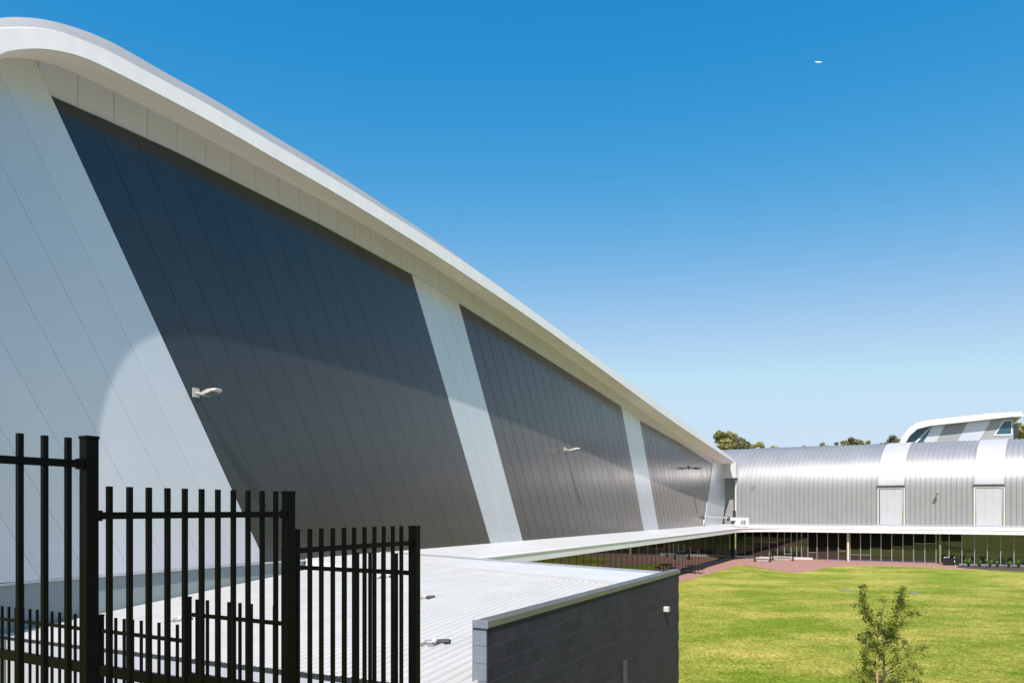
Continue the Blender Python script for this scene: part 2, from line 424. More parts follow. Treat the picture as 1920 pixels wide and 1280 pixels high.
# roof edge: soffit, fascia, rim, roof sheet
def resample(pts, n=420):
    pts = smooth(pts, 3); L = [0]
    for p, q in zip(pts, pts[1:]): L.append(L[-1] + math.hypot(q[0]-p[0], (q[1]-p[1])))
    out = []
    for i in range(n+1):
        t = L[-1]*i/n
        for j in range(len(L)-1):
            if L[j] <= t <= L[j+1]+1e-9:
                f = (t-L[j])/max(1e-9, L[j+1]-L[j]); out.append((pts[j][0]+(pts[j+1][0]-pts[j][0])*f, pts[j][1]+(pts[j+1][1]-pts[j][1])*f)); break
    return out
rT, rB, rF, rR = resample(T0), resample(FB), resample(FT), resample(RM)
# joints of the fascia sheets
js = [min(range(len(rB)), key=lambda i: abs(rB[i][0]-x)) for x in (9.62, 12.1, 27.5, 42.5, 57.5, 72.5)]
bounds = [0]+js+[len(rB)-1]
fas = MB(); sof = MB()
for i0, i1 in zip(bounds, bounds[1:]):
    idx = list(range(i0, i1+1))
    def sh(r, i):
        if i == i1 and i1 != len(rB)-1:
            return (r[i][0]*.988+r[i-1][0]*.012, r[i][1]*.988+r[i-1][1]*.012)
        return r[i]
    sof.grid([[AB(*((lambda p: (p[0], BW-.03, p[1]))(sh(rT, i)))) for i in idx], [AB(*((lambda p: (p[0], BW+1.57, p[1]))(sh(rB, i)))) for i in idx],
              [AB(*((lambda p: (p[0], BW+1.57, p[1]+.05))(sh(rB, i)))) for i in idx], [AB(*((lambda p: (p[0], BW-.03, p[1]+.05))(sh(rT, i)))) for i in idx]])
    def P(r, i, b, dz=0):
        p = sh(r, i); return AB(p[0], b, p[1]+dz)
    fas.grid([[P(rB, i, BW+1.54, .06) for i in idx], [P(rB, i, BW+1.54) for i in idx], [P(rB, i, BW+1.62) for i in idx], [P(rF, i, BW+1.56, -.03) for i in idx],
              [P(rF, i, BW+1.5) for i in idx], [P(rF, i, BW+1.2, .02) for i in idx], [P(rF, i, BW+1.2, -.1) for i in idx]])
    if i1 == len(rB)-1:
        fas.add([P(rB, i1, BW+1.6), P(rF, i1, BW+1.55), P(rF, i1, BW+.2), P(rT, i1, BW+.0)], [(0, 1, 2, 3)])
sof.build('soffit', M['soffit'], hall)
fas.build('fascia', M['fascia_white'], hall)
rf = MB()
rf.grid([[AB(p[0], BW+1.25, p[1]+.01) for p in rF], [AB(p[0]*.3+q[0]*.7, BW+.95, p[1]*.3+q[1]*.7) for p, q in zip(rF, rR)], [AB(q[0], BW+.8, q[1]) for q in rR],
         [AB(q[0], BW-3, q[1]-.1) for q in rR], [AB(q[0], BW-14, q[1]-.6) for q in rR], [AB(q[0], BW-30, q[1]-2.5) for q in rR]])
rf.build('roof', M['roof_grey'], hall, sm=False)

# ---------------------------------------------------------------- ground floor glazing
def glazing(parent, pts, z0, z1, m_glass, m_mull, mw, md, out, transoms={}):
    """pts: (a, b) of the mullion centres; out: outward direction."""
    for i, (p, q) in enumerate(zip(pts, pts[1:])):
        P, Q = AB(*p, 0), AB(*q, 0); d = (Q-P); L = d.length; d.normalize(); c = (P+Q)/2
        mb = MB(); mb.box(Vector((c.x, c.y, (z0+z1)/2+EYE)), d, out, UP, L/2-mw/2, .015, (z1-z0)/2)
        w = mb.build('window', m_glass, parent)
        tz = transoms.get(i)
        if tz:
            for t in tz:
                mt = MB(); mt.box(Vector((c.x, c.y, t+EYE))+out*.02, d, out, UP, L/2-mw/2, .03, .025)
                mt.build('transom', m_mull, w)
    for p in pts:
        P = AB(*p, 0)
        d = out.cross(UP)
        mb = MB(); mb.box(Vector((P.x, P.y, (z0+z1)/2+EYE))+out*(md/2-.03), d, out, UP, mw/2, md/2, (z1-z0)/2)
        mb.build('mullion', m_mull, parent)
ZS = -2.55
BG = -18.0
glazing(hall, [(33+1.2*i, BG) for i in range(48)], -EYE+.18, ZS, M['glass_mirror'], M['mullion_dark'], .06, .06, N)
mb = MB(); mb.box(AB(61, BG-.05, -EYE+.09), U, N, UP, 29, .12, .09); mb.build('sill', M['stone'], hall)

# ================================================================== CANOPY
can = thing('walkway_canopy', 'white walkway canopy curving round the courtyard above the ground floor glass', 'canopy', AB(70, -17, -EYE))
BC, AC, RC = -16.15, 89.4, 5.5
outer = [(20+i*(AC-RC-20)/12, BC) for i in range(13)]
inner = [(a, BW-.02) for a, _ in outer]
for i in range(1, 10):
    t = math.pi/2*i/10; outer.append((AC-RC+RC*math.sin(t), BC+RC-RC*math.cos(t))); inner.append((91.7, BW-.02))
for i in range(13):
    outer.append((AC, BC+RC+i*6.4)); inner.append((91.7, BC+RC+i*6.4))
zt, zb = -2.10, ZS
mb = MB()
mb.grid([[AB(*p, -1.76) for p in inner], [AB(p[0]+(q[0]-p[0])*.93, p[1]+(q[1]-p[1])*.93, zt+.02) for p, q in zip(inner, outer)]])
mb.build('canopy_roof', M['white_paint'], can)
mb = MB()
mb.grid([[AB(p[0]+(q[0]-p[0])*.93, p[1]+(q[1]-p[1])*.93, zt+.022) for p, q in zip(inner, outer)], [AB(*p, zt) for p in outer], [AB(*p, zt-.05) for p in outer],
         [AB(p[0]+(q[0]-p[0])*.985, p[1]+(q[1]-p[1])*.985, zt-.06) for p, q in zip(inner, outer)],
         [AB(p[0]+(q[0]-p[0])*.985, p[1]+(q[1]-p[1])*.985, zb) for p, q in zip(inner, outer)]])
mb.add([AB(*inner[0], -1.76), AB(*outer[0], zt), AB(*outer[0], zb), AB(*inner[0], zb)], [(0, 1, 2, 3)])
mb.build('canopy_fascia', M['fascia_white'], can)
mb = MB(); mb.grid([[AB(*p, zb+.002) for p in inner], [AB(p[0]+(q[0]-p[0])*.985, p[1]+(q[1]-p[1])*.985, zb+.002) for p, q in zip(inner, outer)]])
mb.build('canopy_soffit', M['white_paint'], can)

# ================================================================== BARREL VAULT GALLERY
AR = 91.5
gal = thing('gallery_building', 'silver ribbed barrel vaulted building across the far side of the lawn', 'building', AB(97, 20, -EYE))
prof = [(AR, -1.78), (AR, 0), (AR, 1.4), (AR, 2.3)]
for i in range(1, 25):
    t = math.pi*i/32; prof.append((AR+5.8-5.8*math.cos(t), 2.3+5.4*math.sin(t)))
def nrm(i):
    p, q = prof[max(0, i-1)], prof[min(len(prof)-1, i+1)]
    d = Vector((q[0]-p[0], q[1]-p[1])).normalized(); return (-d.y, d.x)
nr = [nrm(i) for i in range(len(prof))]
SK = .2
def vp(i, b, off=0):
    a, z = prof[i]; na, nz = nr[i]
    return AB(a+na*off, b+SK*(a-AR), z+nz*off)
def vault(name, m, b0, b1, ribs=.6, off=0, i0=0, i1=None, h=.045):
    i1 = i1 or len(prof)-1
    bs = []
    if ribs:
        n = max(1, round((b1-b0)/ribs)); w = (b1-b0)/n
        bs.append((b0, 0))
        for k in range(n):
            c = b0+(k+.5)*w
            bs += [(c-.035, 0), (c-.022, h), (c+.022, h), (c+.035, 0)]
        bs.append((b1, 0))
    else:
        n = max(1, round((b1-b0)/.75))
        for k in range(n):
            x0 = b0+(b1-b0)*k/n; x1 = b0+(b1-b0)*(k+1)/n
            bs += [(x0, 0), (x1-.03, 0), (x1-.022, -.015), (x1-.008, -.015)]
        bs.append((b1, 0))
    mb = MB(); mb.grid([[vp(i, b, off+o) for b, o in bs] for i in range(i0, i1+1)])
    if off > .02:
        for be in (b0, b1):
            mb.grid([[vp(i, be, 0) for i in range(i0, i1+1)], [vp(i, be, off) for i in range(i0, i1+1)]])
    o = mb.build(name, m, gal)
    for p in o.data.polygons: p.use_smooth = True
    o.data.set_sharp_from_angle(angle=R(24))
    return o
def bof(px, y=940): return on_a(px, y, AR)[1]
bL = bof(1379); w1 = (bof(1648.5), bof(1693)); w2 = (bof(1829), bof(1880)); bR = 58
for b0_, b1_ in ((bL, w1[0]), (w1[1], w2[0]), (w2[1], bR)): vault('cladding', M['silver'], b0_, b1_, ribs=.5, h=.08)
iB = 3
for w in (w1, w2):
    vault('white_band', M['silver_white'], w[0]-.1, w[1]+.1, ribs=0, off=.10, i0=iB)
    c = .08
    vault('lower_band', M['silver_white'], w[0]+c, w[1]-c, ribs=0, off=.03, i1=iB)
    mb = MB()
    z = 2.62
    mb.tube([AB(AR-.2, w[0]-.22, z), AB(AR-.2, w[1]+.22, z)], .075)
    mb.build('gutter_rail', M['lamp_dark'], gal)
# white trims beside the lower bands
for w in (w1, w2):
    for bb in (w[0]-.12, w[1]+.12):
        mb = MB(); mb.box(AB(AR-.06, bb, .3), N, U, UP, .06, .07, 2.05); mb.build('downpipe', M['white_paint'], gal)
# upper vault running behind the hall roof, with its white lower edge
vault('upper_cladding', M['silver'], bL-9, bL, i0=8)
mb = MB(); za = on_a(1370, 866, 90.3)[2]; zb2 = on_a(1370, 895.5, 90.3)[2]
x0 = on_a(1355.5, 880, 90.3)[1]; x1 = on_a(1380, 880, 90.3)[1]
mb.box(AB(90.9, (x0+x1)/2, (za+zb2)/2), N, U, UP, (x1-x0)/2, .6, (za-zb2)/2)
mb.build('link_beam', M['white_paint'], gal)
mb = MB(); r0 = on_a(1346, 940, 92.4)[1]; r1 = on_a(1379, 940, 92.4)[1]+.2
mb.box(AB(92.4, (r0+r1)/2, 1.6), N, U, UP, (r1-r0)/2, .05, 3.6)
mb.build('recess_wall', M['roof_grey'], gal)
mb = MB(); mb.box(AB(AR-.02, bL+.05, .9), N, U, UP, .09, .12, 2.7); mb.build('corner_trim', M['white_paint'], gal)
mb = MB(); mb.box(AB(AR-.15, on_a(1377.5, 960, AR)[1], on_a(1377, 964, AR)[2]), N, U, UP, .18, .1, .45); mb.build('louvre_panel', M['lamp_dark'], gal)
# base flashing above the canopy
mb = MB(); mb.box(AB(AR-.03, (bL+bR)/2, -1.70), N, U, UP, (bR-bL)/2, .05, .06); mb.build('base_flashing', M['flashing'], gal)
# back wall / ends so that the vault is a solid building
mb = MB()
endp = [(a, z) for a, z in prof] + [(prof[-1][0], -EYE), (AR, -EYE)]
mb.add([AB(a, bR+SK*(a-AR), z) for a, z in endp], [tuple(range(len(endp)))])
mb.build('end_wall', M['silver'], gal)

AG = 90.9
def bg(px): return on_a(px, 1030, AG)[1]
mp = [1381, 1397, 1412, 1427.5, 1442.5, 1458, 1471, 1483.5, 1494, 1503, 1515, 1532, 1552, 1572, 1594, 1613.5, 1632.5, 1652, 1672, 1693, 1713, 1734, 1755, 1779.5, 1803.5, 1827, 1851, 1876, 1901, 1926, 1952]
pts = [(AG, bg(x)) for x in mp]
tr = {}
zz = lambda y: -(y-955)/FPX*on_a(1600, 1000, AG)[0]  # helper, replaced below
def ztr(px, y): return on_a(px, y, AG)[2]
for i in (3, 4): tr[i] = [ztr(1440, 1015.5)]
tr[6] = [ztr(1477, 1038)]
for i in (10,): tr[i] = [ztr(1520, 1035)]
tr[13] = [ztr(1583, 1032)]
tr[20] = [ztr(1723, 1018.5)]; tr[21] = [ztr(1745, 1018)]
for i in (14, 15): tr[i] = [ztr(1600, 1039)]
glazing(gal, pts, -EYE+.1, ZS, M['glass_green'], M['mullion'], .085, .14, -U, tr)
M['reflection_black'] = mat('reflection_black', (.006, .0055, .005), .12, 0, .12)
for i, yb in ((10, 1034), (11, 1033), (12, 1032), (13, 1031), (14, 1029.5), (15, 1030), (16, 1026), (17, 1030), (18, 1023), (19, 1022), (20, 1018), (21, 1018), (22, 1014), (23, 1014.5)):  # opaque black panels added over the glass, standing in for a dark reflection
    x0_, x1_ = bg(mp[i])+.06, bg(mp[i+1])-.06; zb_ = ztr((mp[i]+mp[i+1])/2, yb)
    mb = MB(); mb.box(AB(AG-.018, (x0_+x1_)/2, (zb_+ZS)/2), N, U, UP, (x1_-x0_)/2, .006, (ZS-zb_)/2-.002); mb.build('dark_reflection_panel', M['reflection_black'], gal)
mb = MB(); b0_, b1_ = bg(1379), bg(1524)
mb.box(AB(AG-.06, (b0_+b1_)/2, -EYE+.13), N, U, UP, (b1_-b0_)/2, .1, .12); mb.build('sill', M['white_paint'], gal)
mb = MB(); b0_, b1_ = bg(1524), 58
mb.box(AB(AG-.03, (b0_+b1_)/2, -EYE+.05), N, U, UP, (b1_-b0_)/2, .08, .05); mb.build('sill', M['stone'], gal)
mb = MB(); mb.tube([AB(AG-.5, bg(1590.5), -EYE), AB(AG-.5, bg(1590.5), ZS)], .13, 14); mb.build('column', mat('cream_paint', (.62, .55, .42), .6), gal, sm=False)
mb = MB(); mb.tube([AB(AG-.45, bg(1762), -EYE), AB(AG-.45, bg(1762), ZS)], .12, 14); mb.build('column', mat('olive_paint', (.18, .20, .10), .6), gal)
mb = MB(); mb.box(AB(AG-.05, bg(1366), -4.15), N, U, UP, .75, .06, 1.6); mb.build('corner_pier', M['mullion_dark'], gal)

# ================================================================== ROOFTOP BLOCK BEHIND THE VAULT
AT = 101.5
def z5(x, y): return (1600+x/3.765, 740+y/3.765)
top = thing('rooftop_block', 'striped upper storey with rounded white roof rising behind the silver vault', 'building', AB(106, 34, -EYE))
def face(pts, name, m, a0, a1, parent=top):
    q = [on_a(*z5(*p), AT) for p in pts]
    mb = MB(); mb.prism([AB(a1, b, z) for _, b, z in q], [AB(a0, b, z) for _, b, z in q]); return mb.build(name, m, parent)
face([(352, 360), (362, 345), (400, 288), (450, 244), (540, 221), (700, 204), (940, 177), (1118, 158), (1130, 185), (1130, 420), (340, 420)], 'wall', M['roof_grey'], AT+.1, AT+9)
face([(318, 365), (345, 300), (390, 240), (450, 200), (520, 184), (700, 164), (940, 140), (1178, 124), (1193, 150), (1186, 160), (1118, 160), (940, 179), (700, 206), (540, 223), (450, 246), (400, 290), (356, 360)], 'roof_fascia', M['fascia_white'], AT-1.0, AT+9.5)
face([(322, 345), (345, 296), (390, 235), (450, 195), (520, 179), (700, 159), (940, 136), (1176, 119), (1178, 124), (940, 140), (700, 164), (520, 184), (450, 200), (390, 240), (345, 300), (325, 350)], 'roof', M['roof_grey'], AT-.8, AT+9.4)
face([(360, 362), (403, 292), (452, 248), (548, 224), (478, 362)], 'window', M['glass_blue'], AT+.03, AT+.1)
w = face([(545, 224), (555, 223), (425, 362), (405, 362)], 'window_frame', M['fascia_white'], AT-.03, AT+.05)
face([(560, 221), (650, 210), (568, 362), (480, 362)], 'white_panel', M['white_panel'], AT-.02, AT+.1)
face([(650, 210), (808, 193), (718, 362), (568, 362)], 'grey_panel', M['roof_grey'], AT+.0, AT+.1)
face([(808, 193), (975, 174), (866, 362), (718, 362)], 'white_panel', M['white_panel'], AT-.02, AT+.1)
face([(975, 174), (1118, 159), (1130, 185), (1130, 362), (866, 362)], 'grey_panel', M['roof_grey'], AT+.0, AT+.1)
w = face([(1058, 178), (1122, 172), (1122, 284), (990, 288)], 'window_frame', M['fascia_white'], AT-.05, AT+.02)
face([(1066, 186), (1114, 182), (1114, 274), (1006, 278)], 'window', M['glass_blue'], AT-.07, AT-.03)
face([(1126, 182), (1200, 186), (1200, 310), (1126, 310)], 'side_window', M['glass_green'], AT+4, AT+4.2)
face([(928, 122), (980, 120), (980, 137), (928, 140)], 'roof_unit', M['white_paint'], AT+1, AT+3)
face([(1034, 127), (1058, 126), (1058, 133), (1034, 134)], 'roof_unit', M['flashing'], AT+1, AT+2)
face([(905, 134), (930, 128), (930, 142), (905, 144)], 'roof_unit', M['flashing'], AT+1, AT+2)

# ================================================================== FLOODLIGHTS
def floodlight(name, label, p, out, side, s=1., bodym='lamp_body', tilt=.18):
    t = thing(name, label, 'floodlight', p, 'floodlights on the building walls')
    mb = MB(); mb.box(p+out*.02, side, out, UP, .14*s, .02, .17*s); mb.build('mounting_plate', M[bodym], t)
    mb = MB(); mb.tube([p+out*.03, p+out*.3*s-UP*.06*s, p+out*.42*s-UP*.1*s], .05*s); mb.build('arm', M[bodym], t)
    o2 = (out+UP*tilt).normalized(); u2 = side.cross(o2); u2 = u2 if u2.z > 0 else -u2
    c = p+out*.42*s-UP*.12*s
    st = [(0, .10, .05), (.12, .2, .10), (.45, .24, .12), (.72, .22, .07), (.85, .13, .03)]
    rows = []
    for d, w, h in st:
        q = c+o2*(d*s)
        rows.append([q+side*(x*w*s)+u2*(y*h*s) for x, y in ((-1, -.5), (-.8, .8), (0, 1.1), (.8, .8), (1, -.5), (.0, -.55), (-1, -.5))])
    mb = MB(); mb.grid(rows); mb.add(rows[0][:6], [tuple(range(6))]); mb.add(rows[-1][:6], [tuple(range(6))])
    mb.build('lamp_head', M[bodym], t)
    mb = MB(); mb.box(c+o2*(.45*s)-u2*(.075*s), side, o2, u2, .15*s, .2*s, .012*s); mb.build('lens', M['lens'], t)
    return t
def wallpt(px, py):
    a, b, z = on_b(px, py, BW); return AB(a, b+.01, z)
floodlight('floodlight', 'white floodlight beside the widest dark panel, just right of the big white panel', wallpt(366, 736), N, U, .82)
floodlight('floodlight', 'pale floodlight on the middle dark panel of the hall wall', wallpt(1058, 842), N, U, .85)
floodlight('floodlight', 'small dark looking floodlight on the farthest dark panel by the hall corner', wallpt(1291, 876), N, U, 1.05, 'lamp_dark', .02)
a, b, z = on_a(1757, 924, AR)
floodlight('floodlight', 'white floodlight on the silver vault between its two white bands', AB(AR, b, z), -U, N, .75)
a, b, z = on_b(1246, 1141, -4.12)
t = thing('wall_light', 'small square white light high on the dark block wall', 'wall light', AB(a, -4.12, z))
mb = MB(); mb.box(AB(a, -4.08, z), U, N, UP, .045, .05, .05); mb.build('housing', M['white_paint'], t, bevel=.008)
mb = MB(); mb.box(AB(a, -4.02, z-.01), U, N, UP, .03, .012, .03); mb.build('lens', M['lens'], t)

# white duct and pipe on the canopy at the corner
t = thing('pipe_duct', 'white box duct with pipe lying on the canopy in the corner', 'duct', on_y(1385, 984, 84.5))
Y = 84.5
def q4(pts, y0, y1, name, m):
    mb = MB(); mb.prism([on_y(*p, y0) for p in pts], [on_y(*p, y0)+Vector((0, y1-y0, 0)) for p in pts]); mb.build(name, m, t)
q4([(1369, 969.5), (1404, 970), (1404, 975), (1369, 975.5)], Y, Y+.5, 'duct', M['white_paint'])
q4([(1398, 975), (1404, 975), (1404, 983.5), (1398, 983.5)], Y, Y+.5, 'leg', M['white_paint'])
q4([(1380, 975.4), (1390, 975.3), (1386, 984.5), (1377, 984.5)], Y, Y+.5, 'leg', M['white_paint'])
q4([(1364.5, 968.5), (1368.5, 968.5), (1368.5, 976), (1364.5, 976)], Y+.05, Y+.45, 'end_cap', M['lamp_dark'])
mb = MB(); mb.tube([on_y(1321, 968.5, 78.5), on_y(1365, 970.5, 84.6)], .07); mb.build('pipe', M['white_paint'], t)
t = thing('junction_box', 'small white box with dark cap at the foot of the hall end panel', 'box', wallpt(1320, 984))
p = on_b(1320.0, 978, BW+.15)
mb = MB(); mb.box(AB(p[0], BW+.15, p[2]-.1), U, N, UP, .12, .1, .38); mb.build('housing', M['white_paint'], t)
mb = MB(); mb.box(AB(p[0], BW+.15, p[2]+.50), U, N, UP, .1, .09, .19); mb.build('cap', M['lamp_dark'], t)

# ================================================================== BLOCK BUILDING
B2 = -4.128; A0, A1 = 7.195, 15.25; ZC = -1.33
def rz(a, b): return -1.36 + .08*(a-14.5) + .0845*(b+4.2)
def on_roof(px, py):
    d = ray(px, py); da, db = d.x*.4679+d.y*.8838, d.x*.8838-d.y*.4679
    t = (-1.36-.08*14.5+.0845*4.2)/(d.z-.08*da-.0845*db); p = d*t; return abz(p)
def line(p, q):
    return lambda b: p[0]+(q[0]-p[0])*(b-p[1])/(q[1]-p[1])
Ln = line(on_roof(10, 1194), on_roof(655, 1272))
Lf = line(on_roof(880, 1049), on_roof(1240, 1077))
Lm = line(on_roof(880, 1068), on_roof(1167, 1096))
blk = thing('service_block', 'low dark blockwork building with white ribbed metal roof', 'building', AB(11, -8, -EYE))
BL = BW+.03
mb = MB()
n = round((B2-.1-BL)/.2); w = (B2-.1-BL)/n
bs = []
for i in range(n):
    b = BL+i*w
    bs += [(b, 0), (b+w-.045, 0), (b+w-.034, .028), (b+w-.012, .028)]
bs.append((B2-.1, 0))
rows = [[], []]
for b, h in bs:
    x0, x1 = Ln(b), max(Ln(b)+.3, Lm(b))
    rows[0].append(AB(x0, b, rz(x0, b)+h)); rows[1].append(AB(x1, b, rz(x1, b)+h))
mb.grid(rows); mb.build('roof_sheet', M['roof_sheet'], blk)
mb = MB()
bb = [BL+(B2-.1-BL)*i/20 for i in range(21)]
mb.grid([[AB(Lm(b)-.03, b, rz(Lm(b), b)+.002) for b in bb], [AB(Lm(b)-.03, b, rz(Lm(b), b)+.06) for b in bb], [AB(Lf(b)-.12, b, rz(Lf(b), b)+.03) for b in bb]])
mb.build('roof_flashing', M['white_paint'], blk)
mb = MB()
mb.grid([[AB(Lf(b)-.14, b, rz(Lf(b), b)+.0) for b in bb], [AB(Lf(b)-.14, b, rz(Lf(b), b)+.07) for b in bb], [AB(Lf(b)+.05, b, rz(Lf(b), b)+.07) for b in bb], [AB(Lf(b)+.05, b, rz(Lf(b), b)-.3) for b in bb]])
mb.build('gutter', M['flashing'], blk)
mb = MB()   # near edge: gutter lip, gutter face, wall below
mb.grid([[AB(Ln(b)+.05, b, rz(Ln(b), b)+.005) for b in bb], [AB(Ln(b)-.05, b, rz(Ln(b), b)+.03) for b in bb], [AB(Ln(b)-.07, b, rz(Ln(b), b)-.03) for b in bb]])
mb.build('roof_edge_trim', M['mullion_dark'], blk)
mb = MB()
mb.grid([[AB(Ln(b)-.06, b, rz(Ln(b), b)-.03) for b in bb], [AB(Ln(b)-.06, b, -EYE) for b in bb]])
mb.build('rear_wall', M['lilac_wall'], blk)
mb = MB()
mb.prism([AB(A0, B2, -EYE), AB(A1, B2, -EYE), AB(A1, B2, ZC-.002), AB(A0, B2, ZC-.002)][::-1], [AB(A0, B2-.19, -EYE), AB(A1, B2-.19, -EYE), AB(A1, B2-.19, ZC-.002), AB(A0, B2-.19, ZC-.002)][::-1])
mb.build('block_wall', M['block'], blk)
mb = MB()
for i in range(22):      # painted pier courses on the end of the wall, raked joints
    z1 = ZC-.003-i*.2; mb.box(AB(A0-.012, B2-.085, z1-.1), N, U, UP, .085, .012, .0975)
mb.build('end_pier', M['pier_paint'], blk)
mb = MB()
for i in range(0, 22, 2):  # toothed far corner
    z1 = ZC-.2*i; mb.box(AB(A1+.006, B2-.10, z1-.1-.01), N, U, UP, .098, .03, .095)
mb.build('corner_quoin', M['block'], blk)
mb = MB()
mb.prism([AB(A0-.02, B2+.022, ZC), AB(A0-.02, B2+.022, ZC+.07), AB(A0-.02, B2-.13, ZC+.085), AB(A0-.02, B2-.13, ZC)],
         [AB(A1+.06, B2+.022, ZC), AB(A1+.06, B2+.022, ZC+.07), AB(A1+.06, B2-.13, ZC+.085), AB(A1+.06, B2-.13, ZC)])
mb.build('coping', M['coping'], blk)
mb = MB(); mb.box(AB(A0-.035, B2-.065, ZC+.042), N, U, UP, .10, .014, .045); mb.build('coping_end', M['pier_paint'], blk, bevel=.004)
a, b, z = on_b(1170.5, 1238, B2)
mb = MB(); mb.box(AB(a, B2+.02, z-1.2), U, N, UP, .05, .02, 1.2); mb.build('conduit_cover', M['conduit'], blk)
mb = MB()
mb.add([AB(Lf(B2-.1), B2-.1, ZC-.05), AB(Lf(BL), BL, rz(Lf(BL), BL)-.2), AB(Lf(BL), BL, -EYE), AB(Lf(B2-.1), B2-.1, -EYE)], [(0, 1, 2, 3)])
mb.build('end_wall', M['block'], blk)

def rooflight(label, px, py, s):
    a, b, z = on_roof(px, py); p = AB(a, b, z+.02)
    t = thing('roof_floodlight', label, 'floodlight', p, 'small floodlights on the white ribbed roof')
    mb = MB(); mb.box(p, U, N, UP, .07*s, .16*s, .015); mb.build('base', M['grille'], t)
    mb = MB(); mb.tube([p-N*.1*s+UP*.02, p-N*.06*s+UP*.08*s, p+N*.1*s+UP*.1*s], .018*s); mb.build('bracket', M['flashing'], t)
    mb = MB(); mb.ball(p+N*.14*s+UP*.09*s, .055*s, 12); mb.build('joint', M['white_paint'], t, sm=True)
    d = (N+U*.35).normalized()
    mb = MB(); mb.tube([p+d*(.14*s)+UP*.06*s, p+d*(.17*s)+UP*.06*s, p+d*(.42*s)+UP*.075*s, p+d*(.45*s)+UP*.075*s], [.02*s, .045*s, .045*s, .02*s], 8); mb.build('lamp_head', M['lamp_dark'], t)
rooflight('small roof floodlight with white joint, right of the fence corner post and nearest the viewer', 803, 1210, .75)
rooflight('small roof floodlight just right of the fence corner post, farther up the ribs', 789, 1124, .7)
rooflight('tiny roof floodlight behind the low end fence panel, right of its pair', 722, 1084, .7)
rooflight('tiny roof floodlight behind the low end fence panel, left of its pair', 704, 1086, .7)
rooflight('small roof floodlight seen between the pickets of the middle fence panel', 330, 1166, .9)

# ================================================================== TERRACE AND FENCES
ter = MB()
for a0, a1, zt_ in ((-9, 2.95, -1.62), (2.95, 4.25, -1.9), (4.25, 5.5, -2.2)):
    ter.box(AB((a0+a1)/2, 1.1, (zt_-EYE)/2), U, N, UP, (a1-a0)/2-.002, 5.0, (zt_+EYE)/2)
tag(ter.build('terrace', M['concrete']), kind='structure')

BF = -3.74
fen = thing('picket_fence', 'near run of black steel picket fence stepping down in three panels', 'fence', AB(4, BF, -EYE+3.5), 'black steel picket fences')
def fa(px): return on_b(px, 955, BF)[0]
def fz(px, py): return on_b(px, py, BF)[2]
def picket(pos, ax, ay, z0, z1, parent, s=.0125):
    mb = MB(); mb.box(AB(pos[0], pos[1], (z0+z1)/2), ax, ay, UP, s, s, (z1-z0)/2); return mb.build('picket', M['black_steel'], parent)
def rail(p, q, z, parent, h=.019, w=.019, name='rail'):
    P, Q = AB(*p, z), AB(*q, z); d = (Q-P); L = d.length; d.normalize()
    mb = MB(); mb.box((P+Q)/2, d, d.cross(UP), UP, L/2, w, h); return mb.build(name, M['black_steel'], parent, bevel=.003)
def post(p, z0, z1, parent, s=.0325):
    mb = MB(); mb.box(AB(*p, (z0+z1)/2), U, N, UP, s, s, (z1-z0)/2)
    o = mb.build('post', M['black_steel'], parent, bevel=.004)
    mb = MB(); mb.box(AB(*p, z1+.006), U, N, UP, s+.003, s+.003, .008); mb.build('cap', M['black_steel'], o, bevel=.004)
pa = [fa(167), fa(541), fa(777)]
post((pa[0], BF), -1.62, fz(165, 822), fen, .033)
post((pa[1], BF), -1.9, fz(541, 924), fen, .033)
post((pa[2], BF), -2.2, fz(777, 988), fen, .038)
z1 = fz(75, 865); z2 = fz(360, 965); z3 = fz(670, 1024)
post((fa(-260), BF), -1.62, z1+.14, fen, .033)
rail((fa(-260), BF), (pa[0]-.03, BF), z1, fen); rail((pa[0]+.03, BF), (pa[1]-.03, BF), z2, fen); rail((pa[1]+.03, BF), (pa[2]-.03, BF), z3, fen)
for px in (-230, -180, -128, -74, -18, 37, 83.5, 127.5): picket((fa(px), BF), U, N, -1.6, z1+.13, fen)
for a_, z_, s_ in ((pa[0], z1, -1), (pa[0], z2, 1), (pa[1], z2, -1), (pa[1], z3, 1), (pa[2], z3, -1)):
    mb = MB(); mb.box(AB(a_+s_*.047, BF, z_), U, N, UP, .013, .025, .028); mb.build('bracket', M['black_steel'], fen, bevel=.003)
zt2 = fz(330, 915)
for px in (205, 243, 279, 314, 346.5, 378, 408.5, 437.5, 465, 491.5, 517): picket((fa(px), BF), U, N, -1.88, zt2, fen)
zt3 = fz(650, 988.5)
for px in (558, 581, 602.5, 624, 645, 664, 683.5, 702, 719.5, 736.5, 752.5): picket((fa(px), BF), U, N, -2.18, zt3, fen)
for a0, a1, z in ((fa(-260), pa[0]-.03, -1.5), (pa[0]+.03, pa[1]-.03, -1.78), (pa[1]+.03, pa[2]-.03, -2.08)): rail((a0, BF), (a1, BF), z, fen)

fe2 = thing('picket_fence', 'lower black picket fence behind the near run, with a thick bottom beam', 'fence', AB(pa[2], BF-4, -EYE), 'black steel picket fences')
AF = pa[2]
panels = [(0.05, 1.5, -.55, -2.9), (1.5, 2.92, -1.10, -3.2), (2.92, 4.4, -1.385, -3.4), (4.4, 6.55, -1.39, -3.4), (6.55, 8.7, -1.39, -3.4)]
for i, (t0, t1, zr, z0) in enumerate(panels):
    rail((AF, BF-t0), (AF, BF-t1), zr, fe2)
    n = round((t1-t0)/.15)
    for k in range(1, n):
        picket((AF, BF-t0-(t1-t0)*k/n), U, N, z0, zr+.165, fe2)
    post((AF, BF-t1), z0, (panels[i+1][2] if i == 99 else zr)+.17, fe2, .036)
    if i: rail((AF, BF-t0-.03), (AF, BF-t1+.03), -1.835 if i > 1 else -1.77, fe2, h=.06, w=.03, name='bottom_beam')
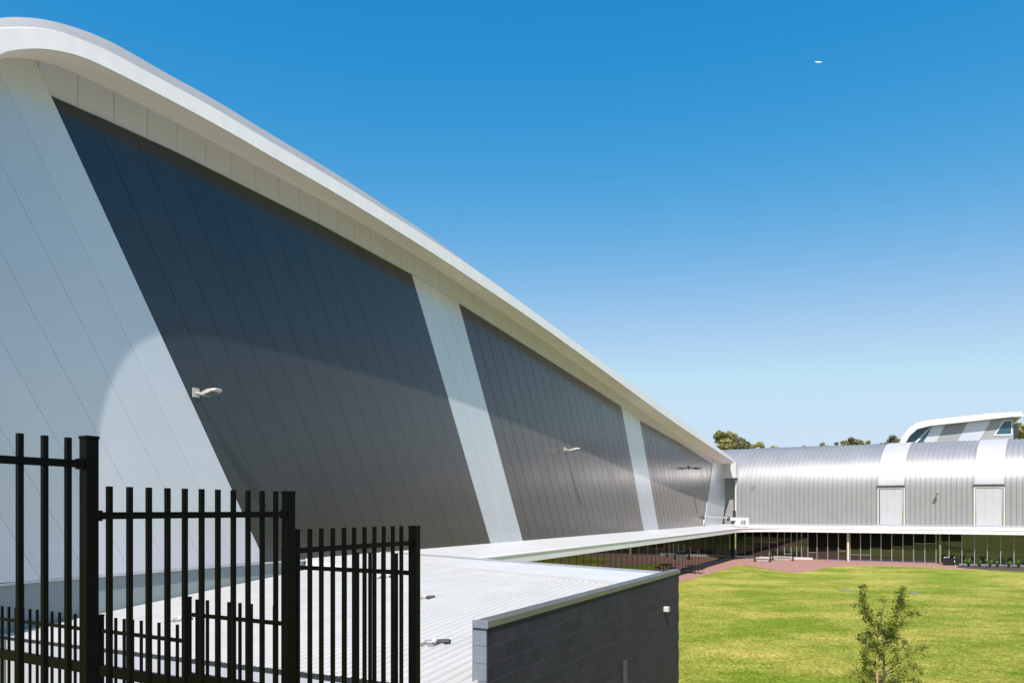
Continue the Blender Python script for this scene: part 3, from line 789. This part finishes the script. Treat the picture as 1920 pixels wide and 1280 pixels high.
mb = MB(); mb.box(AB(AF, BF-5.3, (-2.75-EYE)/2), U, N, UP, .12, 5.2, (EYE-2.75)/2)
tag(mb.build('retaining_wall', M['concrete']), 'pale concrete retaining wall under the lower picket fence', 'wall')

# ================================================================== COURTYARD FURNITURE
def bench(label, px, py, w, ax, ay):
    p0 = on_z(px, py, -EYE); p = AB(p0[0], p0[1], -EYE)
    t = thing('bench', label, 'bench', p, 'benches against the courtyard glass')
    mb = MB(); mb.box(p+UP*.42, ax, ay, UP, w/2, .24, .05); mb.build('seat', M['bench_stone'], t, bevel=.01)
    mb = MB(); mb.box(p+UP*.20, ax, ay, UP, w/2-.15, .17, .17); mb.build('plinth', M['concrete'], t)
    for sgn in (-1, 1):
        mb = MB(); mb.box(p+ax*(sgn*(w/2+.07))+UP*.28, ax, ay, UP, .06, .27, .28); mb.build('end_frame', M['black_plastic'], t)
    mb = MB(); mb.box(p-ay*.26+UP*.62, ax, ay, UP, w/2+.13, .03, .05); mb.build('back_rail', M['black_plastic'], t)
bench('white bench with black ends by the corner of the glass walls', 1430, 1053, 1.5, N, -U)
bench('white bench with black ends, farther along the glass beside the vestibule', 1468, 1050.5, 2.0, N, -U)
p0 = on_z(1300, 1074, -EYE); p = AB(p0[0], p0[1], -EYE)
t = thing('table', 'low dark table standing in the shade on the red paving', 'table', p)
mb = MB(); mb.box(p+UP*.68, U, N, UP, .75, .4, .03); mb.build('tabletop', M['black_plastic'], t)
for i in (-1, 1):
    for j in (-1, 1):
        mb = MB(); mb.box(p+U*(.65*i)+N*(.32*j)+UP*.33, U, N, UP, .035, .035, .33); mb.build('leg', M['black_plastic'], t)
for j in (-1, 1):
    mb = MB(); mb.box(p+N*(.75*j)+UP*.42, U, N, UP, .75, .14, .025); mb.build('seat', M['black_plastic'], t)
    mb = MB(); mb.box(p+N*(.55*j)+UP*.36, U, N, UP, .04, .3, .04); mb.build('seat_bracket', M['black_plastic'], t)
def tub(label, px, py, s, bits):
    p0 = on_z(px, py, -EYE); p = AB(p0[0], p0[1], -EYE)
    t = thing('planter_tub', label, 'planter', p, 'black tubs by the glass wall')
    lo = [p+N*(x*.36*s)+U*(y*.3) for x, y in ((-1, -1), (1, -1), (1, 1), (-1, 1))]; hi = [p+N*(x*.42*s)+U*(y*.36)+UP*.72*s for x, y in ((-1, -1), (1, -1), (1, 1), (-1, 1))]
    mb = MB(); mb.prism(lo, hi); mb.build('tub', M['black_plastic'], t, bevel=.02)
    mb = MB(); mb.box(p+UP*.73*s, N, U, UP, .44*s, .38, .03); mb.build('rim', M['black_plastic'], t)
    mb = MB()
    for dx, dz in bits: mb.ball(p+N*dx-U*.3+UP*dz, .07, 8)
    mb.build('white_bloom', M['white_paint'], t)
tub('black square tub with white blooms on top by the glass wall', 1775.5, 1059, 1.0, [(-.1, .82), (.1, .86), (-.25, .8)])
tub('black square tub with a white marker on its front', 1790.5, 1059.5, 1.0, [(-.05, .84), (-.05, .5), (-.05, .38), (.02, .03)])
p0 = on_z(1543, 1047.3, -EYE); p = AB(p0[0], p0[1], -EYE)
t = thing('cabinet', 'pale grey low cabinet standing against the dark glass', 'cabinet', p)
mb = MB(); mb.box(p+UP*.42, N, U, UP, .36, .22, .40); mb.build('body', M['white_paint'], t, bevel=.01)
mb = MB(); mb.box(p+UP*.84, N, U, UP, .39, .25, .025); mb.build('top', M['fascia_white'], t)

# garden bed with edging stones and six strap-leaved plants
mb = MB(); bp = [AB(*ground(*p)[:2], ZG+.006) for p in ((1793, 1063.5), (1850, 1068), (1960, 1073), (1960, 1063), (1850, 1060), (1800, 1058.5))]
mb.add(bp, [tuple(range(6))]); tag(mb.build('garden_bed', M['soil']), kind='structure')
for i in range(14):
    px = 1800+i*10.5; p0 = on_z(px, 1060.2+(px-1800)*.018, -EYE); p = AB(p0[0], p0[1], -EYE)
    mb = MB(); rr = .17+.06*random.random(); mb.ball(p+UP*.08, rr, 8, (1.2, .8, .7))
    for v in mb.v: v += Vector((random.uniform(-.02, .02), random.uniform(-.02, .02), random.uniform(-.02, .02)))
    o = mb.build('edging_stone', M['stone'])
    tag(o, 'rounded blue grey stone edging the garden bed by the glass', 'stone', 'stones edging the garden bed')
def strap_plant(label, px, py, h):
    p0 = on_z(px, py, -EYE); p = AB(p0[0], p0[1], -EYE)
    t = thing('strap_plant', label, 'plant', p, 'young green plants along the glass wall')
    mb = MB()
    for k in range(34):
        az = random.uniform(0, 2*math.pi); L = h*random.uniform(.6, 1.1); lean = random.uniform(.15, .75)
        d = Vector((math.cos(az), math.sin(az), 0)); s = d.cross(UP)
        prev = None; w = .055*h+.02
        rows = []
        for j in range(5):
            f = j/4; q = p + d*(L*lean*f**1.4) + UP*(L*(f-.35*lean*f*f)); ww = w*(1-.85*f**2)
            rows.append([q-s*ww, q+s*ww])
        mb.grid(rows)
    mb.build('leaves', M['leaf_plant'], t)
    mb = MB(); mb.tube([p-UP*.02, p+UP*.18], .04, 6); mb.build('stem', M['bark'], t)
for (px, h), lab in zip(((1816, 1.0), (1836.5, .85), (1856, .95), (1870, .7), (1891.5, .8), (1910, .9)),
        ('leftmost and tallest young plant, next to the black tubs', 'second young plant from the black tubs', 'third young plant from the tubs, under a mullion',
         'fourth young plant, the smallest of the bed', 'fifth young plant from the tubs', 'rightmost young plant at the edge of the bed')):
    strap_plant('bright green strap leaved ' + lab, px, 1062+(px-1800)*.02, h)

# drain covers in the lawn
for px, py, w_, lab in ((1585, 1107.3, .36, 'grey rectangular drain cover in the lawn left of the young tree'), (1713, 1111.5, .26, 'grey worn drain cover in the lawn right of the young tree')):
    p0 = on_z(px, py, -EYE); p = AB(p0[0], p0[1], -EYE)
    t = thing('drain_cover', lab, 'drain cover', p, 'drain covers in the lawn')
    mb = MB(); mb.box(p+UP*.02, Vector((1, 0, 0)), Vector((0, 1, 0)), UP, w_, .3, .02); mb.build('frame', M['grille'], t, bevel=.006)
    mb = MB()
    for k in range(5): mb.box(p+UP*.045+Vector((0, -.22+.11*k, 0)), Vector((1, 0, 0)), Vector((0, 1, 0)), UP, w_-.06, .03, .006)
    mb.build('grate', M['grille'], t)

# ================================================================== TREES
def leaves(mb, c, r, n, size, squash=(1, 1, 1), shell=.55):
    for _ in range(n):
        while True:
            v = Vector((random.uniform(-1, 1), random.uniform(-1, 1), random.uniform(-1, 1)))
            if .05 < v.length < 1: break
        v = v.normalized()*(shell+(1-shell)*random.random())*random.choice((1, 1, .8, .5))
        p = c+Vector((v.x*r*squash[0], v.y*r*squash[1], v.z*r*squash[2]))
        nrm_ = Vector((random.gauss(0, 1), random.gauss(0, 1), random.gauss(.5, 1))).normalized()
        x = nrm_.orthogonal().normalized(); x = Matrix.Rotation(random.uniform(0, 6.28), 3, nrm_) @ x; y = nrm_.cross(x)
        s = size*random.uniform(.6, 1.3)
        mb.add([p-x*s, p-y*s*.45+nrm_*s*.12, p+x*s, p+y*s*.45+nrm_*s*.12], [(0, 1, 2, 3)])

def far_tree(label, name, px, py_top, py_bot, halfw, Y, m, clumps=26, n=170, size=.32, base_px=None, lean=0, uneven=.5):
    """Crown traced between py_top and py_bot about px at depth Y; trunk to the ground."""
    c = on_y(px, (py_top+py_bot)/2, Y); k = Y/FPX
    rw = halfw*k; rh = (py_bot-py_top)/2*k
    base = Vector((c.x, c.y, 0))
    t = thing(name, label, 'tree', base, 'trees behind the vaulted building')
    mb = MB(); rnd = []
    for i in range(clumps):
        th = random.uniform(0, 2*math.pi); ph = math.acos(random.uniform(-.75, 1)); rr = random.uniform(.45, .85)
        q = c+Vector((math.cos(th)*math.sin(ph)*rw*rr, math.sin(th)*math.sin(ph)*rw*rr, math.cos(ph)*rh*rr))
        cr = min(rw, rh)*random.uniform(.22, .42)
        rnd.append(q); leaves(mb, q, cr, n, size, (1.15, 1.15, .8))
    mb.build('crown', m, t)
    tr_ = MB(); th = .35*rw/4+.12
    fork = Vector((c.x, c.y, max(1.5, c.z-rh*.7)))
    tr_.tube([base, base.lerp(fork, .5)+Vector((.1, 0, 0)), fork], [th*1.3, th, th*.8], 8)
    for q in rnd[:9]:
        tr_.tube([fork, fork.lerp(q, .5)+Vector((random.uniform(-.3, .3), 0, .3)), q], [th*.55, th*.32, th*.1], 6)
    tr_.build('trunk', M['bark'], t)
far_tree('broad round olive green tree above the end of the white hall roof', 'broadleaf_tree', 1355, 804, 862, 27, 128, M['leaf_far'], 34, 190, .34)
far_tree('dark bushy tree touching the right side of the broad olive tree', 'broadleaf_tree', 1389, 815, 856, 15, 122, M['leaf_far_dark'], 22, 150, .30)
far_tree('small light green tree right of the two big crowns', 'broadleaf_tree', 1421, 825, 862, 13, 125, M['leaf_far_light'], 18, 120, .28)
far_tree('low brownish crown between the dark tree and the light green tree', 'broadleaf_tree', 1403, 832, 862, 13, 126, M['leaf_far'], 14, 100, .28)
far_tree('low pale green treetop just showing over the vault', 'broadleaf_tree', 1452, 835, 862, 17, 130, M['leaf_far_light'], 18, 100, .28)
far_tree('rust coloured treetop low over the vault', 'broadleaf_tree', 1516, 834, 858, 22, 150, M['leaf_rust'], 20, 100, .30)
far_tree('low muted green treetop beside the rust coloured one', 'broadleaf_tree', 1545, 831, 856, 13, 150, M['leaf_far'], 14, 90, .3)
far_tree('spiky grey green tree in the middle of the vault skyline', 'broadleaf_tree', 1600, 817, 856, 23, 130, M['leaf_far_dark'], 26, 150, .34)
far_tree('low brownish treetop right of the spiky grey green tree', 'broadleaf_tree', 1626, 826, 852, 10, 133, M['leaf_far'], 12, 90, .28)
far_tree('thin bluish treetop left of the spiky grey green tree', 'broadleaf_tree', 1568, 825, 850, 5, 134, M['leaf_far_dark'], 8, 60, .26)
far_tree('dark domed tree against the rounded roof of the rooftop block', 'broadleaf_tree', 1678, 816, 848, 17, 125, M['leaf_far_dark'], 26, 150, .26)
far_tree('dark distant treetop barely showing left of the domed tree', 'broadleaf_tree', 1648, 831, 850, 11, 140, M['leaf_far_dark'], 12, 90, .26)
far_tree('dark green tree at the right edge behind the rooftop block', 'broadleaf_tree', 1925, 788, 840, 30, 128, M['leaf_far'], 26, 170, .32)

# young tree on the lawn in front
Y = 14.0
def P3(x, y, dy=0): return on_y(1380+x/3.5556, 1040+y/3.5556, Y+dy)
base = Vector((P3(988, 900).x, Y, 0))
yt = thing('young_tree', 'slim young tree with forked leafy crown on the lawn', 'tree', base)
tk = MB()
tk.tube([base, base+Vector((.02, 0, .7)), P3(987, 853), P3(985, 660)], [.05, .042, .026, .02], 8)
br = [([(985, 660), (960, 600), (925, 500), (885, 400), (855, 300), (852, 205)], -.05), ([(985, 660), (978, 560), (965, 440), (985, 350), (1000, 285)], .05),
      ([(985, 655), (1010, 560), (1040, 480), (1075, 380), (1095, 300), (1112, 220)], .08), ([(1040, 480), (1100, 430), (1160, 395), (1215, 390)], .1),
      ([(985, 700), (930, 640), (870, 590), (825, 530)], -.1), ([(985, 760), (930, 720), (870, 690), (840, 640)], .15), ([(987, 740), (1040, 700), (1090, 640), (1130, 575)], -.12),
      ([(987, 800), (1060, 770), (1150, 750), (1235, 760)], .1), ([(987, 830), (900, 800), (850, 770), (800, 760)], .1), ([(987, 790), (1050, 740), (1160, 660), (1250, 600)], -.15),
      ([(987, 870), (1040, 850), (1130, 830), (1240, 840)], .05), ([(987, 890), (930, 870), (870, 850), (830, 840)], -.05)]
lf = MB()
for pts_, dy in br:
    pp = [P3(x, y, dy*i/len(pts_)) for i, (x, y) in enumerate(pts_)]
    tk.tube(pp, [.014*(1-.8*i/(len(pp)-1)) for i in range(len(pp))], 5)
tk.build('trunk', M['bark'], yt)
cl = [(855, 215, 35, 30), (850, 260, 45, 45), (845, 300, 50, 60), (860, 345, 55, 80), (870, 390, 55, 90), (895, 430, 45, 70), (905, 465, 30, 35), (980, 300, 40, 16), (960, 390, 50, 30),
      (955, 460, 50, 55), (965, 510, 45, 70), (1110, 225, 35, 30), (1100, 265, 50, 60), (1095, 310, 55, 90), (1085, 350, 50, 70), (1065, 390, 50, 45), (1165, 390, 60, 40), (1212, 395, 25, 22), (1120, 360, 70, 30),
      (1060, 450, 70, 110), (1035, 490, 65, 120), (1030, 530, 60, 110), (990, 520, 45, 60), (1110, 455, 60, 45), (825, 540, 40, 50), (850, 570, 50, 55), (885, 525, 50, 60), (905, 580, 60, 85), (940, 620, 65, 130),
      (965, 650, 50, 90), (870, 640, 50, 70), (860, 680, 45, 65), (1000, 590, 60, 60), (1060, 560, 60, 55), (1130, 580, 40, 22), (1060, 640, 80, 60), (1150, 650, 110, 70), (1240, 620, 70, 35), (880, 720, 60, 70),
      (850, 770, 60, 70), (890, 800, 70, 90), (930, 740, 60, 50), (860, 840, 60, 80), (1040, 720, 70, 50), (1080, 680, 50, 35), (1100, 780, 90, 70), (1180, 740, 90, 50), (1060, 840, 80, 70), (1190, 840, 90, 60),
      (960, 830, 60, 60), (800, 780, 60, 35), (760, 800, 50, 16), (900, 900, 120, 150), (1080, 910, 130, 150), (1230, 780, 50, 22), (780, 340, 35, 10), (1250, 350, 40, 8), (830, 215, 25, 14)]
for x, y, r, n_ in cl:
    leaves(lf, P3(x, y, random.uniform(-.3, .3)), r/3.5556*Y/FPX, int(n_*2.9), .027, (1, 1.2, 1), .15)
lf.build('crown', M['leaf_young'], yt)
st = MB(); q = P3(938, 782, -.12); st.box(Vector((q.x, q.y, q.z/2)), Vector((1, 0, 0)), Vector((0, 1, 0)), UP, .02, .02, q.z/2)
so = tag(st.build('tree_stake', M['timber']), 'pale timber stake beside the young tree', 'stake')
tie = MB(); tie.tube([q+Vector((-.02, 0, -.02)), q+Vector((.05, .05, .01)), q+Vector((.13, .12, .02))], .012, 6); tie.build('tie', M['timber'], so)

# second young tree standing outside the frame to the right; its crown shades the lawn inside it
bx, by = 20.9, 25.6
t2 = thing('young_tree', 'young tree at the right edge whose crown shades the lawn', 'tree', Vector((bx, by, 0)))
mb = MB(); mb.tube([Vector((bx, by, 0)), Vector((bx+.05, by, 1.5)), Vector((bx, by, 3.2))], [.05, .04, .015], 8)
mb.build('trunk', M['bark'], t2)
lf = MB()
for k in range(22):
    leaves(lf, Vector((bx+random.uniform(-.6, .6), by+random.uniform(-.6, .6), random.uniform(2.2, 4.4))), .42, 90, .05, (1, 1, 1), .2)
lf.build('crown', M['leaf_young'], t2)

# ================================================================== BIRD
c = on_y(1535.5, 116.8, 60)
bird = MB()
rows = []
for x, r in ((-.24, .004), (-.17, .035), (-.06, .06), (.06, .06), (.13, .04), (.19, .035), (.25, .004)):
    rows.append([c+Vector((x, r*math.cos(2*math.pi*k/8), r*math.sin(2*math.pi*k/8)-.02)) for k in range(9)])
bird.grid(rows)
for s in (-1, 1):      # wings spread, tilted so that their upper sides catch the sun
    w0 = c+Vector((.0, .0, .03)); w1_ = c+Vector((.14*s, .12, .12)); w2_ = c+Vector((.30*s, .18, .10-.05*s))
    ch = Vector((.02, -.1, -.09))
    bird.grid([[w0, w1_, w2_], [w0+ch, w1_+ch, w2_+ch*.35], [w0+ch-UP*.015, w1_+ch-UP*.015, w2_+ch*.35-UP*.01], [w0-UP*.02, w1_-UP*.02, w2_-UP*.01], [w0, w1_, w2_]])
tag(bird.build('bird', M['bird_white']), 'small white bird flying high in the blue sky', 'bird')

# ================================================================== LIGHT, SKY, CAMERA
sd = (-.79*U + .29*N + 1.0*UP).normalized()
el = math.asin(sd.z); az = math.atan2(sd.x, sd.y)
sl = bpy.data.lights.new('sun', 'SUN'); sl.energy = 5.0; sl.angle = R(.53); sl.color = (1, .935, .88)
so = bpy.data.objects.new('sun', sl); COL.objects.link(so); so.rotation_euler = sd.to_track_quat('Z', 'Y').to_euler(); so.location = (0, -20, 60)

SKY_R = .00065
W = bpy.data.worlds.new('World'); S.world = W; W.use_nodes = True
nt = W.node_tree; bgn = nt.nodes['Background']
sky = nt.nodes.new('ShaderNodeTexSky'); sky.sky_type = 'NISHITA'; sky.sun_disc = False
sky.sun_elevation = el; sky.sun_rotation = az; sky.altitude = 0; sky.air_density = 1.0; sky.dust_density = 1.0; sky.ozone_density = 2.0
# photographic grade of the clear sky (polarised, deep blue overhead, pale at the horizon)
sp = nt.nodes.new('ShaderNodeSeparateColor'); cb = nt.nodes.new('ShaderNodeCombineColor')
nt.links.new(sky.outputs[0], sp.inputs[0])
def mth(op, a, b):
    n = nt.nodes.new('ShaderNodeMath'); n.operation = op
    for k, v in ((0, a), (1, b)):
        if isinstance(v, (int, float)): n.inputs[k].default_value = v
        else: nt.links.new(v, n.inputs[k])
    return n.outputs[0]
q = mth('MULTIPLY', mth('POWER', sp.outputs[0], 4.3), SKY_R)
nt.links.new(mth('DIVIDE', mth('MULTIPLY', q, 5.2), mth('ADD', q, .0156)), cb.inputs[0])
nt.links.new(mth('MINIMUM', mth('MULTIPLY', mth('POWER', sp.outputs[1], 1.015), 1.36), 6.3), cb.inputs[1])
nt.links.new(mth('MINIMUM', mth('MULTIPLY', mth('POWER', sp.outputs[2], .48), 3.12), 7.6), cb.inputs[2])
nt.links.new(cb.outputs[0], bgn.inputs[0]); bgn.inputs[1].default_value = .098

cam = bpy.data.cameras.new('camera'); co = bpy.data.objects.new('camera', cam); COL.objects.link(co)
co.location = (0, 0, EYE); co.rotation_euler = (R(90), 0, 0)
cam.sensor_width = 36; cam.lens = 36*FPX/1920; cam.shift_y = (HY-640)/1920; cam.clip_end = 5000; cam.clip_start = .05
S.camera = co
vs = S.view_settings; vs.view_transform = 'Standard'; vs.look = 'None'; vs.gamma = 1; vs.exposure = .3
S.render.engine = 'CYCLES'
S.cycles.caustics_reflective = False; S.cycles.caustics_refractive = False; S.cycles.blur_glossy = 1.0; S.cycles.sample_clamp_indirect = 6
